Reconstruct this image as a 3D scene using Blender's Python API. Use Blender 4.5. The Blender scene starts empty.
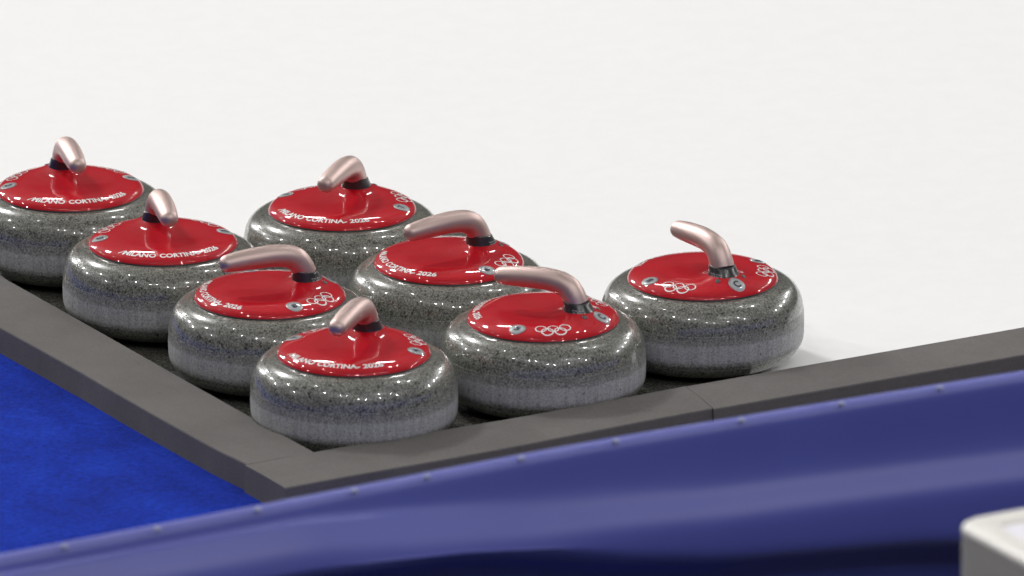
import bpy, bmesh, math, random
from mathutils import Vector, Matrix
random.seed(7)
PI = math.pi
scene = bpy.context.scene
COL = scene.collection

# ------------------------------------------------------------------ helpers
def link(o, parent=None):
    COL.objects.link(o)
    if parent: o.parent = parent
    return o

def obj(name, bm, mat, parent=None, smooth=True):
    me = bpy.data.meshes.new(name)
    bmesh.ops.recalc_face_normals(bm, faces=bm.faces)
    bm.to_mesh(me); bm.free()
    for p in me.polygons: p.use_smooth = smooth
    if mat: me.materials.append(mat)
    return link(bpy.data.objects.new(name, me), parent)

def tag(o, label=None, cat=None, group=None, kind=None):
    if label: o['label'] = label
    if cat: o['category'] = cat
    if group: o['group'] = group
    if kind: o['kind'] = kind
    return o

def empty(name, loc=(0, 0, 0), rz=0):
    o = bpy.data.objects.new(name, None)
    o.empty_display_size = .05
    o.location = loc; o.rotation_euler = (0, 0, rz)
    return link(o)

def lathe(profile, seg=128, closed=False):
    bm = bmesh.new(); rings = []
    for r, z in profile:
        if r < 1e-6: rings.append([bm.verts.new((0, 0, z))])
        else: rings.append([bm.verts.new((r*math.cos(2*PI*i/seg), r*math.sin(2*PI*i/seg), z)) for i in range(seg)])
    n = len(rings)
    for a in range(n if closed else n-1):
        A, B = rings[a], rings[(a+1) % n]
        for i in range(seg):
            j = (i+1) % seg
            if len(A) == 1 and len(B) == 1: continue
            if len(A) == 1: bm.faces.new((A[0], B[i], B[j]))
            elif len(B) == 1: bm.faces.new((A[i], A[j], B[0]))
            else: bm.faces.new((A[i], A[j], B[j], B[i]))
    return bm

# ------------------------------------------------------------------ materials
def mat(name):
    m = bpy.data.materials.new(name); m.use_nodes = True
    nt = m.node_tree
    return m, nt, nt.nodes['Principled BSDF']

def N(nt, kind, **kw):
    n = nt.nodes.new(kind)
    for k, v in kw.items():
        if k in n.inputs.keys(): n.inputs[k].default_value = v
        else: setattr(n, k, v)
    return n

def ramp(nt, fac, stops, interp='LINEAR'):
    r = nt.nodes.new('ShaderNodeValToRGB'); r.color_ramp.interpolation = interp
    e = r.color_ramp.elements
    while len(e) < len(stops): e.new(.5)
    for k, (p, c) in enumerate(stops):
        e[k].position = p; e[k].color = (*c, 1) if len(c) == 3 else c
    nt.links.new(fac, r.inputs[0])
    return r.outputs[0]

def mixc(nt, blend, fac, a, b):
    m = nt.nodes.new('ShaderNodeMix'); m.data_type = 'RGBA'; m.blend_type = blend
    for s, v in ((m.inputs[0], fac), (m.inputs[6], a), (m.inputs[7], b)):
        if hasattr(v, 'is_linked'): nt.links.new(v, s)
        else: s.default_value = v
    return m.outputs[2]

def N_map(nt, v, a, b_):
    m_ = nt.nodes.new('ShaderNodeMapRange'); m_.inputs['From Min'].default_value = a; m_.inputs['From Max'].default_value = b_
    nt.links.new(v, m_.inputs['Value']); return m_.outputs[0]

def bump(nt, b, height, strength, dist):
    n = N(nt, 'ShaderNodeBump', Strength=strength, Distance=dist)
    nt.links.new(height, n.inputs['Height']); nt.links.new(n.outputs[0], b.inputs['Normal'])

def granite(name, rough_band):
    m, nt, b = mat(name)
    tc = N(nt, 'ShaderNodeTexCoord'); oi = N(nt, 'ShaderNodeObjectInfo')
    add = N(nt, 'ShaderNodeVectorMath', operation='ADD')
    nt.links.new(tc.outputs['Object'], add.inputs[0])
    sc = N(nt, 'ShaderNodeVectorMath', operation='SCALE'); sc.inputs['Scale'].default_value = 9.0
    nt.links.new(oi.outputs['Random'], sc.inputs[0]); nt.links.new(sc.outputs[0], add.inputs[1])
    n1 = N(nt, 'ShaderNodeTexNoise', Scale=400, Detail=3, Roughness=.7)
    n2 = N(nt, 'ShaderNodeTexNoise', Scale=60, Detail=2, Roughness=.6)
    vo = N(nt, 'ShaderNodeTexVoronoi', Scale=330)
    for n in (n1, n2, vo): nt.links.new(add.outputs[0], n.inputs['Vector'])
    g = ramp(nt, n1.outputs[0], [(.34, (.036, .036, .032)), (.45, (.120, .122, .106)), (.55, (.200, .202, .178)), (.68, (.36, .362, .325))])
    g = mixc(nt, 'MULTIPLY', .85, g, ramp(nt, vo.outputs['Color'], [(.15, (.12, .12, .12)), (.22, (1, 1, 1))]))
    patch = ramp(nt, n2.outputs[0], [(.3, (.84, .85, .84)), (.7, (1.12, 1.11, 1.08))])
    c3 = mixc(nt, 'MULTIPLY', 1.0, g, patch)
    b.inputs['Coat Roughness'].default_value = .02
    if rough_band:
        c1 = ramp(nt, n1.outputs[0], [(.33, (.20, .205, .205)), (.47, (.33, .335, .335)), (.64, (.44, .445, .445))])
        c1 = mixc(nt, 'MULTIPLY', .7, c1, ramp(nt, vo.outputs['Color'], [(.04, (.3, .3, .3)), (.09, (1, 1, 1))]))
        mp = N(nt, 'ShaderNodeMapping'); mp.inputs['Scale'].default_value = (190, 190, 6)
        nt.links.new(add.outputs[0], mp.inputs[0])
        n3 = N(nt, 'ShaderNodeTexNoise', Scale=1, Detail=2)      # fine vertical rub marks
        nt.links.new(mp.outputs[0], n3.inputs['Vector'])
        c1 = mixc(nt, 'MULTIPLY', .8, c1, ramp(nt, n3.outputs[0], [(.3, (.8, .8, .82)), (.65, (1.12, 1.12, 1.12))]))
        sp = N(nt, 'ShaderNodeSeparateXYZ'); nt.links.new(tc.outputs['Object'], sp.inputs[0])
        ma = N(nt, 'ShaderNodeMath', operation='MULTIPLY_ADD'); ma.inputs[1].default_value = .006
        nt.links.new(n2.outputs[0], ma.inputs[0]); nt.links.new(sp.outputs['Z'], ma.inputs[2])
        h = N_map(nt, ma.outputs[0], .030, .085)
        f = ramp(nt, h, [(0, (.9, .9, .9)), (.12, (.75, .75, .75)), (.25, (0, 0, 0)), (.63, (0, 0, 0)), (.70, (.55, .55, .55)), (.86, (.75, .75, .75)), (.96, (1, 1, 1))])
        c3 = mixc(nt, 'MIX', f, c1, c3)
        nt.links.new(N_map(nt, f, .3, 1.1), b.inputs['Coat Weight'])
        b.inputs['Roughness'].default_value = .48
    else:
        b.inputs['Roughness'].default_value = .28
        b.inputs['Coat Weight'].default_value = .9
    nt.links.new(c3, b.inputs['Base Color'])
    return m

def flat(name, col, rough=.5, **kw):
    m, nt, b = mat(name)
    tc = N(nt, 'ShaderNodeTexCoord')
    n = N(nt, 'ShaderNodeTexNoise', Scale=kw.pop('nscale', 40), Detail=3)
    nt.links.new(tc.outputs['Object'], n.inputs['Vector'])
    v = kw.pop('var', .04)
    c = ramp(nt, n.outputs[0], [(.3, tuple(x*(1-v) for x in col)), (.7, tuple(x*(1+v) for x in col))])
    nt.links.new(c, b.inputs['Base Color'])
    b.inputs['Roughness'].default_value = rough
    for k, x in kw.items(): b.inputs[k.replace('_', ' ')].default_value = x
    return m

M = {}
M['granite'] = granite('polished_granite', False)
M['band'] = granite('roughened_granite', True)
M['red'] = flat('red_gloss_plastic', (.50, .0035, .013), .5, Specular_IOR_Level=.08, Coat_Weight=1.0, Coat_Roughness=.02, var=.03)
M['white'] = flat('white_print', (.86, .84, .84), .35, Coat_Weight=.6, Coat_Roughness=.05, var=.02)
M['badge'] = flat('grey_badge', (.36, .37, .38), .35, Coat_Weight=.6, Coat_Roughness=.08)
M['ink'] = flat('navy_ink', (.012, .017, .04), .4)
M['black'] = flat('black_rubber', (.012, .011, .012), .45)
M['collar'] = flat('black_collar_plastic', (.022, .023, .024), .3, Coat_Weight=.3, Coat_Roughness=.15)
M['screw'] = flat('dull_steel', (.12, .12, .12), .4, Metallic=.6)
M['print'] = flat('grey_print', (.25, .25, .26), .5)
M['grip'] = flat('rose_anodised_metal', (.55, .425, .395), .5, Metallic=1.0, var=.03, nscale=15)

# foam
m, nt, b = mat('grey_foam')
tc = N(nt, 'ShaderNodeTexCoord')
n1 = N(nt, 'ShaderNodeTexNoise', Scale=9, Detail=5, Roughness=.65); n2 = N(nt, 'ShaderNodeTexNoise', Scale=260, Detail=3)
vo = N(nt, 'ShaderNodeTexVoronoi', Scale=17)
for n in (n1, n2, vo): nt.links.new(tc.outputs['Object'], n.inputs['Vector'])
c = ramp(nt, n1.outputs[0], [(.3, (.112, .105, .102)), (.7, (.138, .130, .126))])
c = mixc(nt, 'MULTIPLY', .35, c, ramp(nt, n2.outputs[0], [(.35, (.8, .8, .8)), (.65, (1.15, 1.15, 1.15))]))
c = mixc(nt, 'MULTIPLY', .6, c, ramp(nt, vo.outputs['Distance'], [(.03, (.45, .4, .38)), (.055, (1, 1, 1))]))
nt.links.new(c, b.inputs['Base Color']); b.inputs['Roughness'].default_value = .85
b.inputs['Specular IOR Level'].default_value = .25
bump(nt, b, n2.outputs[0], .3, .001)
M['foam'] = m

# ice
m, nt, b = mat('curling_ice')
tc = N(nt, 'ShaderNodeTexCoord')
n1 = N(nt, 'ShaderNodeTexNoise', Scale=1.1, Detail=4, Roughness=.6); n2 = N(nt, 'ShaderNodeTexVoronoi', Scale=120)
n3 = N(nt, 'ShaderNodeTexNoise', Scale=22, Detail=4, Roughness=.7)
for n in (n1, n2, n3): nt.links.new(tc.outputs['Object'], n.inputs['Vector'])
c = ramp(nt, n1.outputs[0], [(.3, (.855, .86, .862)), (.7, (.873, .872, .870))])
c = mixc(nt, 'MULTIPLY', .5, c, ramp(nt, n3.outputs[0], [(.35, (.97, .97, .97)), (.65, (1.02, 1.02, 1.02))]))
nt.links.new(c, b.inputs['Base Color'])
b.inputs['Roughness'].default_value = .38; b.inputs['IOR'].default_value = 1.31
bump(nt, b, n2.outputs['Distance'], .15, .001)
M['ice'] = m

# carpet
m, nt, b = mat('blue_carpet')
tc = N(nt, 'ShaderNodeTexCoord')
n1 = N(nt, 'ShaderNodeTexNoise', Scale=9, Detail=6, Roughness=.7); n2 = N(nt, 'ShaderNodeTexNoise', Scale=110, Detail=4, Roughness=.75)
mp = N(nt, 'ShaderNodeMapping'); mp.inputs['Rotation'].default_value = (0, 0, .35); mp.inputs['Scale'].default_value = (1, .8, 1)
nt.links.new(tc.outputs['Object'], mp.inputs[0])
for n in (n1, n2): nt.links.new(mp.outputs[0], n.inputs['Vector'])
c = ramp(nt, n1.outputs[0], [(.32, (.0040, .020, .245)), (.5, (.0050, .027, .325)), (.68, (.0072, .038, .40))])
c = mixc(nt, 'MULTIPLY', .8, c, ramp(nt, n2.outputs[0], [(.32, (.60, .60, .62)), (.68, (1.35, 1.35, 1.3))]))
nt.links.new(c, b.inputs['Base Color']); b.inputs['Roughness'].default_value = .95
b.inputs['Specular IOR Level'].default_value = .1
bump(nt, b, n2.outputs[0], .8, .004)
M['carpet'] = m

# padded barrier cover
m, nt, b = mat('blue_vinyl_cover')
tc = N(nt, 'ShaderNodeTexCoord')
n1 = N(nt, 'ShaderNodeTexNoise', Scale=5, Detail=3); nt.links.new(tc.outputs['Object'], n1.inputs['Vector'])
c = ramp(nt, n1.outputs[0], [(.3, (.056, .072, .385)), (.7, (.064, .082, .425))])
nt.links.new(c, b.inputs['Base Color']); b.inputs['Roughness'].default_value = .42
b.inputs['Specular IOR Level'].default_value = 1.0
b.inputs['Sheen Weight'].default_value = .12; b.inputs['Sheen Roughness'].default_value = .5
M['cover'] = m
M['rivet'] = flat('pale_stud', (.33, .36, .52), .5)
M['box'] = flat('cream_plastic', (.80, .785, .74), .4)
M['boxgrey'] = flat('grey_plastic', (.36, .35, .33), .5)
M['boxtop'] = flat('white_plastic', (.84, .82, .90), .35)

# ------------------------------------------------------------------ layout frame (kerb directions)
ANG = .51816
D1 = Vector((math.cos(ANG), math.sin(ANG), 0)); D2 = Vector((-math.sin(ANG), math.cos(ANG), 0))
def st(s, t, z=0): return D1*s + D2*t + Vector((0, 0, z))

# ------------------------------------------------------------------ setting: ice and carpet
SI, TI = -.72, -.69      # seam under the foam
def quad(name, pts, m):
    bm = bmesh.new(); bm.faces.new([bm.verts.new(p) for p in pts]); return obj(name, bm, m, smooth=False)
ice = quad('floor_ice', [st(SI, TI), st(26, TI), st(26, 40), st(SI, 40)], M['ice'])
tag(ice, 'white pebbled curling ice sheet behind and around the stones', kind='structure')
bm = bmesh.new()
TB = -1.84; SC = -.60
P = [st(-22, TB), st(SC, TB), st(SC, TI), st(SI, TI), st(SI, 40), st(-22, 40)]
bm.faces.new([bm.verts.new(p) for p in P])
M['unseen_floor'] = flat('unseen_floor_grey', (.045, .045, .05), .8, nscale=6, var=.12)  # unseen floor, added in dark grey to cut blue reflections on stones and handles
bmw = bmesh.new()
bmw.faces.new([bmw.verts.new(p) for p in [st(-22, -26), st(26, -26), st(26, TI), st(SC, TI), st(SC, TB), st(-22, TB)]])
dark_floor = obj('floor_unseen_dark', bmw, M['unseen_floor'], smooth=False)
tag(dark_floor, 'unseen dark grey floor around the blue barrier, added to limit blue bounce', kind='structure')
carpet = obj('floor_carpet', bm, M['carpet'], smooth=False)
tag(carpet, 'royal blue carpet beside the grey foam edging', kind='structure')

m, nt, b = mat('dark_mat')
tc = N(nt, 'ShaderNodeTexCoord'); n1 = N(nt, 'ShaderNodeTexNoise', Scale=300, Detail=3, Roughness=.7)
nt.links.new(tc.outputs['Object'], n1.inputs['Vector'])
nt.links.new(ramp(nt, n1.outputs[0], [(.35, (.03, .029, .025)), (.55, (.085, .084, .074)), (.7, (.19, .19, .17))]), b.inputs['Base Color'])
b.inputs['Roughness'].default_value = .95; b.inputs['Specular IOR Level'].default_value = .15
bump(nt, b, n1.outputs[0], .6, .002)
bm = bmesh.new(); bmesh.ops.create_cube(bm, size=1)
for v in bm.verts:
    q = st(-.6685 + (v.co.x+.5)*(.074+.6685), -.6295 + (v.co.y+.5)*(.385+.6295), .0012 if v.co.z > 0 else .0001)
    v.co = q
mt = obj('dark_mat', bm, m, smooth=False)
tag(mt, 'dark speckled mat lying under the red-topped stones', 'mat')

# ------------------------------------------------------------------ foam bumpers
def foam(name, path, hk=.039, z0=0.0):
    """path: list of (inner point, outer point) in (s,t); swept block with softened edges"""
    bm = bmesh.new(); R = []
    ch = .0022
    for (a, c_) in path:
        a = Vector(a); c_ = Vector(c_); u = (c_-a).normalized()
        sec = [(a, z0), (a, hk-ch), (a+u*ch*.3, hk-ch*.3), (a+u*ch, hk), (a.lerp(c_, .5), hk+.0006), (c_-u*ch, hk), (c_-u*ch*.3, hk-ch*.3), (c_, hk-ch), (c_, z0)]
        R.append([bm.verts.new(st(p.x, p.y, z)) for p, z in sec])
    k = len(R[0])
    for A, B in zip(R, R[1:]):
        for i in range(k): bm.faces.new((A[i], A[(i+1) % k], B[(i+1) % k], B[i]))
    bm.faces.new(R[0]); bm.faces.new(R[-1])
    o = obj(name, bm, M['foam'], smooth=False)
    return o
rnd = lambda a: random.uniform(-a, a)
# long strip on the left
pl = []
for i in range(60):
    t = -.6297 + (i*.018 if i < 20 else .36+(i-20)*.06)
    wob = .0028*math.sin(t*6.1+.6)
    out = -.779 + wob - .010*max(0, min(1, (t+.15)/.4)) + .004*math.exp(-((t+.63)/.05)**2)
    inner = -.669+wob*.3
    if abs(t+.4935) < .143: inner = min(inner, -.533-math.sqrt(.1437**2-(t+.4935)**2))
    pl.append(((inner, t), (out, t)))
o = foam('foam_bumper', pl)
tag(o, 'long grey foam strip along the left side next to the blue carpet', 'foam bumper', 'grey foam edging strips')
pl = []
for i in range(48):
    s = -.7798 + i*(.6798)/47
    f = i/47
    s_in = s + .019*max(0, (f-.8)/.2)
    inner = -.630+.003*math.sin(f*7)
    if abs(s_in+.533) < .143: inner = min(inner, -.4935-math.sqrt(.1437**2-(s_in+.533)**2))
    pl.append(((s_in, inner), (s, -.746+.011*max(0, (f-.35)/.65)+.0015*math.sin(f*9))))
o = foam('foam_bumper', pl, .0394)
tag(o, 'shorter grey foam strip in front of the two nearest stones', 'foam bumper', 'grey foam edging strips')
pl = []
for i in range(60):
    s = -.1000 + i*.05
    s_in = s + (.019 if i == 0 else 0)
    pl.append(((s_in, -.630-.006*min(1, (s+.1)/.9)), (s, -.7385-.009*min(1, (s+.1)/.8))))
o = foam('foam_bumper', pl, .0396)
tag(o, 'grey foam strip running off to the right past the lone stone', 'foam bumper', 'grey foam edging strips')

# ------------------------------------------------------------------ the curling stone
RL = .1065                      # handle plate radius
CX = .0565                      # collar centre along the handle axis
SL = [(0, 0), (.066, 0), (.073, 3.5), (.081, 9), (.090, 12), (.0955, 17), (.0995, 27), (.1027, 41), (.1050, 55), (.1065, 68)]
def slope(r):
    for (a, va), (b_, vb) in zip(SL, SL[1:]):
        if r <= b_: return math.tan((va+(vb-va)*(r-a)/(b_-a))*PI/180)
    return math.tan(68*PI/180)
STEP = .00025
TAB = [.1216]
for k_ in range(int(RL/STEP)): TAB.append(TAB[-1]+slope(RL-(k_+.5)*STEP)*STEP)
def sm(r):
    u = (RL-r)/STEP; k_ = max(0, min(len(TAB)-2, int(u))); f = u-k_
    return TAB[k_]+(TAB[k_+1]-TAB[k_])*f
def H(x, y):
    r = math.hypot(x, y)
    z = sm(min(r, RL))
    d = max(0, math.hypot(x-CX, y)-.0205)
    win = max(0, min(1, (RL-r)/.012)); win = win*win*(3-2*win)
    z += .0078*math.exp(-(d/.0145)**1.15)*win
    # shallow dish in the middle of the plate
    z -= .0016*math.exp(-((x+.012)**2+y*y)/.040**2)
    return z

def plate_bm():
    bm = bmesh.new(); seg = 180
    rs = [.006*i for i in range(1, 16)] + [.0925, .0945, .0965, .098, .0995, .1008, .102, .103, .1038, .1045, .1051, .1056, .1060, .1063, .1065]
    c = bm.verts.new((0, 0, H(0, 0))); prev = None
    for r in rs:
        ring = []
        for i in range(seg):
            a = 2*PI*i/seg; x, y = r*math.cos(a), r*math.sin(a)
            ring.append(bm.verts.new((x, y, H(x, y))))
        for i in range(seg):
            j = (i+1) % seg
            if prev is None: bm.faces.new((c, ring[i], ring[j]))
            else: bm.faces.new((prev[i], ring[i], ring[j], prev[j]))
        prev = ring
    for r, z in ((.1067, .1213), (.1064, .1208), (.1055, .1206), (.09, .1212)):
        ring = [bm.verts.new((r*math.cos(2*PI*i/seg), r*math.sin(2*PI*i/seg), z)) for i in range(seg)]
        for i in range(seg):
            j = (i+1) % seg; bm.faces.new((prev[i], ring[i], ring[j], prev[j]))
        prev = ring
    return bm

def text_shape(txt, bold=.0, shear=0):
    cu = bpy.data.curves.new('t', 'FONT'); cu.body = txt; cu.size = 1; cu.offset = bold
    cu.resolution_u = 3; cu.shear = shear
    o = bpy.data.objects.new('t', cu); COL.objects.link(o)
    dg = bpy.context.evaluated_depsgraph_get()
    me = bpy.data.meshes.new_from_object(o.evaluated_get(dg))
    bpy.data.objects.remove(o)
    bm = bmesh.new(); bm.from_mesh(me); bpy.data.meshes.remove(me)
    return bm

def norm_box(bm, x0, x1, y0, y1, keep=None):
    xs = [v.co.x for v in bm.verts]; ys = [v.co.y for v in bm.verts]
    ax, bx, ay, by = min(xs), max(xs), min(ys), max(ys)
    for v in bm.verts:
        v.co.x = x0+(v.co.x-ax)/(bx-ax)*(x1-x0); v.co.y = y0+(v.co.y-ay)/(by-ay)*(y1-y0); v.co.z = 0

def dice(bm, step):
    xs = [v.co.x for v in bm.verts]; ys = [v.co.y for v in bm.verts]
    x = min(xs)+step
    while x < max(xs):
        bmesh.ops.bisect_plane(bm, geom=bm.verts[:]+bm.edges[:]+bm.faces[:], plane_co=(x, 0, 0), plane_no=(1, 0, 0)); x += step
    y = min(ys)+step
    while y < max(ys):
        bmesh.ops.bisect_plane(bm, geom=bm.verts[:]+bm.edges[:]+bm.faces[:], plane_co=(0, y, 0), plane_no=(0, 1, 0)); y += step

def onto_plate(bm, theta, rc, lift, arc=True):
    """flat x,y artwork -> plate surface around polar (rc, theta); up = towards centre"""
    dice(bm, .002)
    for v in bm.verts:
        x, y = v.co.x, v.co.y
        if arc:
            a = theta + x/rc; r = rc - y
            px, py = r*math.cos(a), r*math.sin(a)
        else:
            px = rc*math.cos(theta) - x*math.sin(theta) - y*math.cos(theta)
            py = rc*math.sin(theta) + x*math.cos(theta) - y*math.sin(theta)
        v.co = (px, py, H(px, py)+lift)

def merge(bms):
    out = bmesh.new()
    for b_ in bms:
        me = bpy.data.meshes.new('x'); b_.to_mesh(me); b_.free(); out.from_mesh(me); bpy.data.meshes.remove(me)
    return out

def poly(pts):
    bm = bmesh.new(); bm.faces.new([bm.verts.new((x, y, 0)) for x, y in pts]); return bm

def lettering_bm():
    rc = .0935; cap = .0102; parts = []
    deg = PI/180
    def word(t, a0, a1):
        b_ = text_shape(t, .032)
        norm_box(b_, (a0-180)*deg*rc, (a1-180)*deg*rc, -cap/2, cap/2); return b_
    parts.append(word('MILANO', 135.0, 165.5))
    parts.append(word('CORTINA', 168.5, 203.0))
    parts.append(word('2026', 208.0, 225.5))
    # swoosh leading into the M and the flicked foot of the last A
    x = (135.0-180)*deg*rc
    parts.append(poly([(x-.0075, -cap*.42), (x-.0062, -cap*.5), (x+.0005, cap*.32), (x+.0002, cap*.5)]))
    x = (203.0-180)*deg*rc
    parts.append(poly([(x-.002, -cap*.5), (x+.0045, -cap*.28), (x+.0047, -cap*.10), (x-.003, -cap*.28)]))
    bm = merge(parts); onto_plate(bm, PI, rc, .00035); return bm

def rings_bm(theta):
    ro, w = .0078, .00085; parts = []
    for cx, cy in ((-.0177, .0034), (0, .0034), (.0177, .0034), (-.0088, -.0038), (.0088, -.0038)):
        b_ = bmesh.new(); n = 40
        A = [b_.verts.new((cx+(ro-w)*math.cos(2*PI*i/n), cy+(ro-w)*math.sin(2*PI*i/n), 0)) for i in range(n)]
        B = [b_.verts.new((cx+(ro+w)*math.cos(2*PI*i/n), cy+(ro+w)*math.sin(2*PI*i/n), 0)) for i in range(n)]
        for i in range(n):
            j = (i+1) % n; b_.faces.new((A[i], B[i], B[j], A[j]))
        parts.append(b_)
    bm = merge(parts); onto_plate(bm, theta, .0895, .0005); return bm

def disc_bm(theta, rc, rad, lift):
    bm = bmesh.new(); n = 40; c = bm.verts.new((0, 0, 0))
    rs = [rad*.34, rad*.67, rad]; prev = None
    for r in rs:
        R = [bm.verts.new((r*math.cos(2*PI*i/n), r*math.sin(2*PI*i/n), 0)) for i in range(n)]
        for i in range(n):
            j = (i+1) % n
            if prev is None: bm.faces.new((c, R[i], R[j]))
            else: bm.faces.new((prev[i], R[i], R[j], prev[j]))
        prev = R
    for v in bm.verts:
        x, y = v.co.x, v.co.y
        px = rc*math.cos(theta) - x*math.sin(theta) - y*math.cos(theta)
        py = rc*math.sin(theta) + x*math.cos(theta) - y*math.sin(theta)
        v.co = (px, py, H(px, py)+lift)
    # a thin edge so the badge has thickness
    low = [bm.verts.new((v.co.x, v.co.y, v.co.z-.0004)) for v in prev]
    for i in range(n):
        j = (i+1) % n; bm.faces.new((prev[i], low[i], low[j], prev[j]))
    return bm

def glyph_bm(ch, theta, rc, h, lift=.0011, flip=False):
    bm = text_shape(ch, .045)
    w = h*.74
    norm_box(bm, -w/2, w/2, -h/2, h/2)
    onto_plate(bm, theta, rc, lift, arc=False)
    return bm

def tube(path, seg=36, n=70, cap0=False, cap1=True):
    """path: control points (x,z,radius x, radius z); catmull-rom centre line in the xz plane"""
    def cr(k, t):
        p = [path[max(0, min(len(path)-1, k+i))] for i in (-1, 0, 1, 2)]
        return [.5*((2*b)+(c-a)*t+(2*a-5*b+4*c-d)*t*t+(-a+3*b-3*c+d)*t**3) for a, b, c, d in zip(*p)]
    S = []
    for i in range(n+1):
        u = i/n*(len(path)-1); k = min(int(u), len(path)-2); S.append(cr(k, u-k))
    bm = bmesh.new(); R = []
    for i, (x, z, ry, rn) in enumerate(S):
        a = S[max(0, i-1)]; b_ = S[min(n, i+1)]
        tx, tz = b_[0]-a[0], b_[1]-a[1]; L = math.hypot(tx, tz); tx /= L; tz /= L
        nx, nz = -tz, tx
        R.append(([bm.verts.new((x+rn*math.sin(2*PI*j/seg)*nx, ry*math.cos(2*PI*j/seg), z+rn*math.sin(2*PI*j/seg)*nz)) for j in range(seg)]))
        last = (x, z, ry, rn, tx, tz, nx, nz)
    x, z, ry, rn, tx, tz, nx, nz = last
    for q in range(1, 9):
        f = math.sin(q/9*PI/2); g = math.cos(q/9*PI/2)**.9
        R.append([bm.verts.new((x+tx*ry*.95*f+rn*g*math.sin(2*PI*j/seg)*nx, ry*g*math.cos(2*PI*j/seg), z+tz*ry*.95*f+rn*g*math.sin(2*PI*j/seg)*nz)) for j in range(seg)])
    for A, B in zip(R, R[1:]):
        for j in range(seg):
            k = (j+1) % seg; bm.faces.new((A[j], A[k], B[k], B[j]))
    bm.faces.new(R[-1]); bm.faces.new(list(reversed(R[0])))
    return bm

def collar_center(z): return CX - (z-.139)*.34
def collar_bm():
    seg = 56; bm = bmesh.new(); R = []
    for z, r in ((.1340, .0242), (.1385, .0236), (.1405, .0226), (.1450, .0210), (.1495, .0198), (.1535, .01895), (.1548, .0186), (.1552, .0174)):
        cx = collar_center(z)
        R.append([bm.verts.new((cx+r*math.cos(2*PI*j/seg), r*math.sin(2*PI*j/seg), z+.10*(r*math.cos(2*PI*j/seg))*-1*((z-.134)/.021))) for j in range(seg)])
    for A, B in zip(R, R[1:]):
        for j in range(seg):
            k = (j+1) % seg; bm.faces.new((A[j], A[k], B[k], B[j]))
    bm.faces.new(R[0]); bm.faces.new(R[-1])
    return bm

def collar_print_bm(sign):
    """small grey printed marks on the flank of the collar"""
    bm = bmesh.new()
    for row in range(3):
        for k in range(4 - (row == 2)):
            a0 = sign*(38+k*13+row*3)*PI/180; a1 = a0 + sign*(7+3*((k+row) % 2))*PI/180
            z0 = .1425+row*.0031; z1 = z0+.0016
            vs = []
            for a, z in ((a0, z0), (a1, z0), (a1, z1), (a0, z1)):
                r = .0209+(.1445-z)*.31+.0004
                cx = collar_center(z)
                vs.append(bm.verts.new((cx+r*math.cos(a), r*math.sin(a), z-.10*r*math.cos(a)*((z-.134)/.021))))
            bm.faces.new(vs)
    return bm

def granite_profile():
    P_ = [(0, .1180), (.05, .1180), (.096, .1184)]; e = 2/2.5; n = 26
    for i in range(1, n+1):
        t = i/n*PI/2
        P_.append((.098+.0452*math.sin(t)**e, .068+.0512*math.cos(t)**e if i < n else .068))
    P_ += [(.1432, .062), (.1432, .0565), (.1432, .050)]
    for i in range(0, n):
        t = PI/2*(1-i/n)
        P_.append((.088+.0552*math.sin(t)**.85, .0450-.0400*(math.cos(t)**.9 if i else 0)))
    P_ += [(.088, .005), (.074, .003), (.068, .0008), (.065, 0), (.060, 0), (.056, .002), (.045, .008), (0, .010)]
    return P_

def band_bm():
    e = .8
    def rr(z): return .098+.0452*(1-((z-.068)/.0512)**2.5)**.4 if z > .068 else .1432
    def lo(z):
        c_ = ((.045-z)/.040)**(1/.9); return .088+.0552*math.sqrt(1-c_*c_)**.85
    P_ = [(lo(.0295)-.0012, .0295)] + [(lo(z)+.0003, z) for z in (.0312, .033, .036, .039, .042)] + [(.1436, .0455), (.1437, .050), (.1438, .0565), (.1437, .064)]
    P_ += [(rr(z)+.0002, z) for z in (.068, .071, .074, .0765, .0785)] + [(rr(.0812)-.0012, .0812)]
    return lathe(P_, 160)

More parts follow.
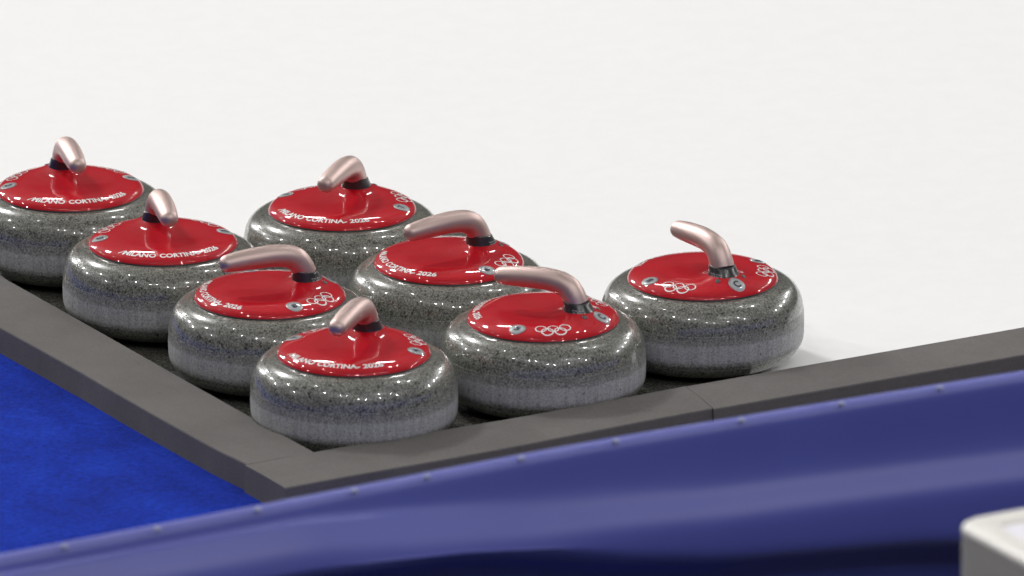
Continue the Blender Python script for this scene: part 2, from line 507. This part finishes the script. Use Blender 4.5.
def make_stone():
    root = empty('curling_stone')
    tag(root, 'x', 'curling stone', 'red-topped granite curling stones')
    obj('granite_body', lathe(granite_profile(), 160), M['granite'], root)
    o = obj('striking_band', band_bm(), M['band'], root); o['label'] = 'pale roughened band around the granite'
    o = obj('rubber_gasket', lathe([(.09, .1175), (.1066, .1175), (.1070, .1182), (.1068, .1206), (.1060, .1209), (.09, .1209)], 160, closed=True), M['black'], root)
    pl_ = obj('handle_plate', plate_bm(), M['red'], root); pl_['label'] = 'glossy red plate on top'
    obj('lettering', lettering_bm(), M['white'], pl_)
    obj('ring_emblem', rings_bm(55*PI/180), M['white'], pl_)
    obj('ring_emblem', rings_bm(-55*PI/180), M['white'], pl_)
    for sg in (1, -1):
        bm = lathe([(0, .0006), (.0018, .0006), (.0026, .0002), (.0034, .0011), (.0036, .0004), (.0036, -.002)], 24)
        x, y = .0745, sg*.0215
        h0 = H(x, y)
        gx = (H(x+.002, y)-H(x-.002, y))/.004; gy = (H(x, y+.002)-H(x, y-.002))/.004
        for v in bm.verts: v.co = (v.co.x+x, v.co.y+y, h0+v.co.z+gx*v.co.x+gy*v.co.y)
        obj('screw', bm, M['screw'], pl_)
    bd = obj('letter_badge', disc_bm(0, .0905, .0118, .0007), M['badge'], root); bd['label'] = 'round grey badge with the letter C'
    obj('badge_letter', glyph_bm('C', 0, .0905, .0125), M['ink'], bd)
    cl = obj('collar', collar_bm(), M['collar'], root); cl['label'] = 'black collar at the foot of the handle'
    for sg in (-1, 1): obj('printed_mark', collar_print_bm(sg), M['print'], cl)
    g = tube([(.0520, .1500, .0172, .0172), (.0476, .1605, .0170, .0168), (.0405, .1703, .0163, .0168), (.0315, .1757, .0160, .0166),
              (.0190, .1788, .0158, .0161), (.0020, .1802, .0157, .0157), (-.0180, .1797, .0155, .0153), (-.0380, .1785, .0148, .0146), (-.0560, .1770, .0136, .0134), (-.0620, .1765, .0130, .0127)])
    g = obj('handle_grip', g, M['grip'], root); g['label'] = 'curved rose-coloured metal handle'
    return root

def copy_tree(o, parent=None):
    c = o.copy(); COL.objects.link(c); c.parent = parent
    for ch in list(o.children): copy_tree(ch, c)
    return c

GA = (-.533, -.4935)
def xy(s, t): v = st(s, t); return v.x, v.y
STONES = [
 (-.6395, .0891, 102.3, '2', 'farthest curling stone along the left foam strip, cut off by the left picture edge'),
 (-.4976, -.1748, 100.5, '3', 'second curling stone from the back along the left foam strip, handle tip toward viewer'),
 (-.3398, -.4297, 21.0, '8', 'third curling stone from the back along the left foam strip, handle lying sideways'),
 (*xy(*GA), 70.4, '4', 'nearest curling stone, sitting in the corner where the grey foam strips meet'),
 (-.2441, -.0095, 69.3, '7', 'rearmost curling stone of the inner row, directly against the white ice'),
 (-.0893, -.2699, 34.2, '6', 'middle curling stone of the inner row, its rings partly hidden by another handle'),
 (*xy(-.2285, -.488), -25.8, '5', 'front curling stone of the inner row, long handle pointing left, rings facing viewer'),
 (.2689, -.3464, -58.9, '1', 'rightmost curling stone, alone by the open ice, letter C badge facing the viewer'),
]
proto = make_stone()
roots = [proto] + [copy_tree(proto) for _ in STONES[1:]]
for root, (x, y, a, num, lab) in zip(roots, STONES):
    root.location = (x, y, .0012); root.rotation_euler = (0, 0, a*PI/180)
    root['label'] = lab
    for sg in (1, -1):
        th = PI + sg*92.5*PI/180
        bd = obj('number_badge', disc_bm(th, .0900, .0118, .0007), M['badge'], root); bd['label'] = 'round grey badge with a dark numeral'
        obj('badge_numeral', glyph_bm(num, th, .0900, .0105), M['ink'], bd)

# ------------------------------------------------------------------ padded blue barrier in the foreground
bp = [(-1.9, -2.86), (-1.2, -2.43), (-.645, -2.096), (-.566, -2.049), (-.451, -1.980), (-.326, -1.904), (-.204, -1.829), (-.112, -1.772), (.01, -1.698), (.132, -1.627), (.297, -1.541), (.429, -1.472), (.675, -1.347), (1.2, -1.09), (2.2, -.60), (3.2, -.10)]
ZT = .42; KT = (ZT-.30)/(4.7595-.30)
bp = [(x*(1-KT), y+(-15.276-y)*KT) for x, y in bp]
def lerp_tab(tab, x):
    if x <= tab[0][0]: return tab[0][1]
    for (a, va), (b_, vb) in zip(tab, tab[1:]):
        if x <= b_: return va+(vb-va)*(x-a)/(b_-a)
    return tab[-1][1]
band_t = [(-.75, .030), (-.27, .040), (-.14, .062), (.01, .080), (.13, .088), (.25, .098), (.38, .103), (.65, .114), (1.5, .13)]
dark_t = [(-.75, .085), (-.27, .094), (-.08, .106), (.02, .125), (.13, .154), (.25, .176), (.50, .198), (.65, .220), (1.5, .235)]
bar = empty('padded_barrier', (.01, -2.06, 0))
tag(bar, 'low blue vinyl-covered padded barrier curving across the foreground, out of focus', 'barrier')
path = []
for i in range(181):
    x = -1.85 + i*(5.0/180)
    path.append(Vector((x, lerp_tab([(p[0], p[1]) for p in bp], x))))
# smooth
for _ in range(3):
    path = [path[0]]+[(path[i-1]+path[i]*2+path[i+1])/4 for i in range(1, len(path)-1)]+[path[-1]]
bm = bmesh.new(); R = []
for i, p in enumerate(path):
    a = path[max(0, i-1)]; b_ = path[min(len(path)-1, i+1)]; tn = (b_-a).normalized()
    nv = Vector((tn.y, -tn.x))       # towards the viewer
    bb = lerp_tab(band_t, p.x); dd = lerp_tab(dark_t, p.x)
    w = .5+.5*math.tanh((p.x+.15)*5)
    prof = [(-.090, ZT-.003), (-.088, dd+.03), (-.040, .05), (-.019, .022), (-.0185, .008), (-.0165, .002), (-.012, -.0002), (-.006, 0), (.002, .003), (.005, .009), (.007, .018)]
    prof += [(.011, bb*.45+.009), (.017, bb-.022), (.023, bb-.011), (.033, bb+.001), (.041, bb+.014), (.045, bb+.028), (.046, bb+.5*(dd-bb)+.008)]
    prof += [(.046, dd-.018), (.041, dd-.006), (.022, dd+.003), (-.006, dd+.008), (-.034, dd+.020), (-.050, dd+.050), (-.052, ZT-.003)]
    R.append([bm.verts.new((p.x+nv.x*o_-.01, p.y+nv.y*o_+2.06, ZT-h)) for o_, h in prof])
k = len(R[0])
for A, B in zip(R, R[1:]):
    for j in range(k): bm.faces.new((A[j], A[(j+1) % k], B[(j+1) % k], B[j]))
bm.faces.new(R[0]); bm.faces.new(R[-1])
cov = obj('padded_cover', bm, M['cover'], bar)
sb = cov.modifiers.new('smooth', 'SUBSURF'); sb.levels = 1; sb.render_levels = 1
for x in (-.688, -.566, -.451, -.326, -.204, -.112, .01, .132, .297, .429, .56):
    x *= 1-KT
    y = lerp_tab([(p.x, p.y) for p in path], x)
    bmr = bmesh.new(); bmesh.ops.create_uvsphere(bmr, u_segments=16, v_segments=8, radius=.0045)
    for v in bmr.verts: v.co = Vector((v.co.x+x-.01+.002, v.co.y+y+2.06-.004, v.co.z*.6+ZT+.0005))
    obj('stud', bmr, M['rivet'], bar)

# ------------------------------------------------------------------ white plastic box, lower right
def rrect(s0, s1, t0, t1, r, n=8):
    pts = []
    for cx, cy, a0 in ((s1-r, t1-r, 0), (s0+r, t1-r, 90), (s0+r, t0+r, 180), (s1-r, t0+r, 270)):
        for i in range(n+1):
            a = (a0+90*i/n)*PI/180; pts.append((cx+r*math.cos(a), cy+r*math.sin(a)))
    return pts
BA = math.radians(29)
def box_rings(levels, name, m, parent):
    """levels: (inset, z); corner at local (0,0), +u right-back, -v towards viewer"""
    bm = bmesh.new(); R = []
    for ins, z, rr in levels:
        R.append([bm.verts.new((u, v, z)) for u, v in rrect(ins, .42-ins, -.34+ins, -ins, rr)])
    k = len(R[0])
    for A, B in zip(R, R[1:]):
        for j in range(k): bm.faces.new((A[j], A[(j+1) % k], B[(j+1) % k], B[j]))
    bm.faces.new(R[0]); bm.faces.new(R[-1])
    return obj(name, bm, m, parent)
ZB = .62
cb = empty('plastic_equipment_box', (.5165, -2.909, 0), BA)
tag(cb, 'cream white box with rounded corner and recessed white top, at the lower right', 'box')
body = box_rings([(.006, 0, .03), (.001, .02, .03), (.001, ZB-.016, .03), (.001, ZB-.010, .03)], 'box_body', M['boxgrey'], cb)
rim = box_rings([(.005, ZB-.014, .03), (0, ZB-.012, .032), (0, ZB-.007, .032), (.002, ZB-.003, .031), (.007, ZB, .028), (.032, ZB, .016), (.036, ZB-.002, .014), (.038, ZB-.008, .012)], 'box_rim', M['box'], cb)
top = box_rings([(.0365, ZB-.012, .014), (.0365, ZB-.0065, .014), (.040, ZB-.005, .012), (.05, ZB-.005, .01)], 'box_top_panel', M['boxtop'], cb)
top['label'] = 'recessed white top panel'

# ------------------------------------------------------------------ world and lamps of the arena
w = bpy.data.worlds.new('arena'); scene.world = w; w.use_nodes = True
nt = w.node_tree; bg = nt.nodes['Background']
tc = N(nt, 'ShaderNodeTexCoord'); sx = N(nt, 'ShaderNodeSeparateXYZ')
nt.links.new(tc.outputs['Generated'], sx.inputs[0])
mr = N(nt, 'ShaderNodeMapRange'); mr.inputs['From Min'].default_value = -1; mr.inputs['From Max'].default_value = 1
nt.links.new(sx.outputs['Z'], mr.inputs['Value'])
c = ramp(nt, mr.outputs[0], [(0, (.2, .2, .2)), (.5, (.30, .30, .31)), (.53, (.07, .068, .07)), (.62, (.032, .032, .035)), (.72, (.13, .13, .13)), (.85, (.36, .36, .355)), (1, (.40, .40, .39))])
wn = N(nt, 'ShaderNodeTexNoise', Scale=3.0, Detail=4, Roughness=.6); wm = N(nt, 'ShaderNodeMapping'); wm.inputs['Scale'].default_value = (1.2, 1.2, 9)
nt.links.new(tc.outputs['Generated'], wm.inputs[0]); nt.links.new(wm.outputs[0], wn.inputs['Vector'])
c = mixc(nt, 'MULTIPLY', 1.0, c, ramp(nt, wn.outputs[0], [(.35, (.3, .3, .31)), (.65, (1.7, 1.68, 1.65))]))
nt.links.new(c, bg.inputs[0]); bg.inputs[1].default_value = .58

HT = 12.0
lamps = [(-33.0, 45.0, 1.2), (-17.7, 23.0, 1.2), (-25.5, 29.0, 1.2), (-19.9, 12.7, 1.2), (-24.7, 8.2, 1), (-13.7, 2.0, .8), (-22.3, -6.2, 1),
 (-5.2, .6, .5), (-6.9, -7.6, .8), (-3.8, -11.4, .8), (-1.9, -11.5, .7), (1.6, -17.6, .8), (4.9, -19.2, .8), (6.1, -9.3, 1.6), (10.2, -16.7, .8),
 (10.2, -9.0, .8), (15.1, -11.1, .8), (4.5, 4.0, .7), (6.5, 3.9, .7), (27.2, 4.9, 1), (22.3, 10.1, 1), (20.1, 14.2, 1), (16.8, 19.0, 1), (14.8, 23.4, 1)]
def lamp(x, y, size, power, col=(1, .985, .97), sy=None):
    ld = bpy.data.lights.new('arena_lamp', 'AREA'); ld.shape = 'RECTANGLE' if sy else 'DISK'; ld.size = size
    if sy: ld.size_y = sy
    ld.energy = power; ld.color = col
    lo = bpy.data.objects.new('arena_lamp', ld); COL.objects.link(lo)
    lo.location = (x, y, HT)
    lo.rotation_euler = (Vector((0, -.3, 0))-Vector((x, y, HT))).to_track_quat('-Z', 'Y').to_euler()
LP = .61
for x, y, k_ in lamps:
    d2 = x*x+y*y+HT*HT
    q = .68 if y < -5 else 1.06
    lamp(x, y, .030*math.sqrt(d2*min(q, 1)), LP*k_*1.05*d2*q)
lamp(-2.2, 16.3, 1.5, LP*.45*(2.2**2+16.3**2+144), sy=.5)
lamp(1.5, 14.6, 1.4, LP*.45*(1.5**2+14.6**2+144), sy=.5)
lamp(-8.4, 10.9, 2.6, LP*6*(8.4**2+10.9**2+144), sy=1.3)

# ------------------------------------------------------------------ camera
D, F, EL, RO = 16.0, 11080.3, .30203, .00218
cam = bpy.data.cameras.new('camera'); co = bpy.data.objects.new('camera', cam); COL.objects.link(co)
cam.sensor_width = 36; cam.lens = F*36/1024
cam.clip_end = 200
co.location = (0, -D*math.cos(EL), D*math.sin(EL))
co.rotation_euler = (Matrix.Rotation(PI/2-EL, 4, 'X') @ Matrix.Rotation(-RO, 4, 'Z')).to_euler()
cam.dof.use_dof = True; cam.dof.focus_distance = 15.75; cam.dof.aperture_fstop = cam.lens/1000/.060
scene.camera = co
scene.view_settings.view_transform = 'Standard'; scene.view_settings.look = 'None'
scene.view_settings.gamma = 1; scene.view_settings.use_curve_mapping = False
scene.view_settings.exposure = 0
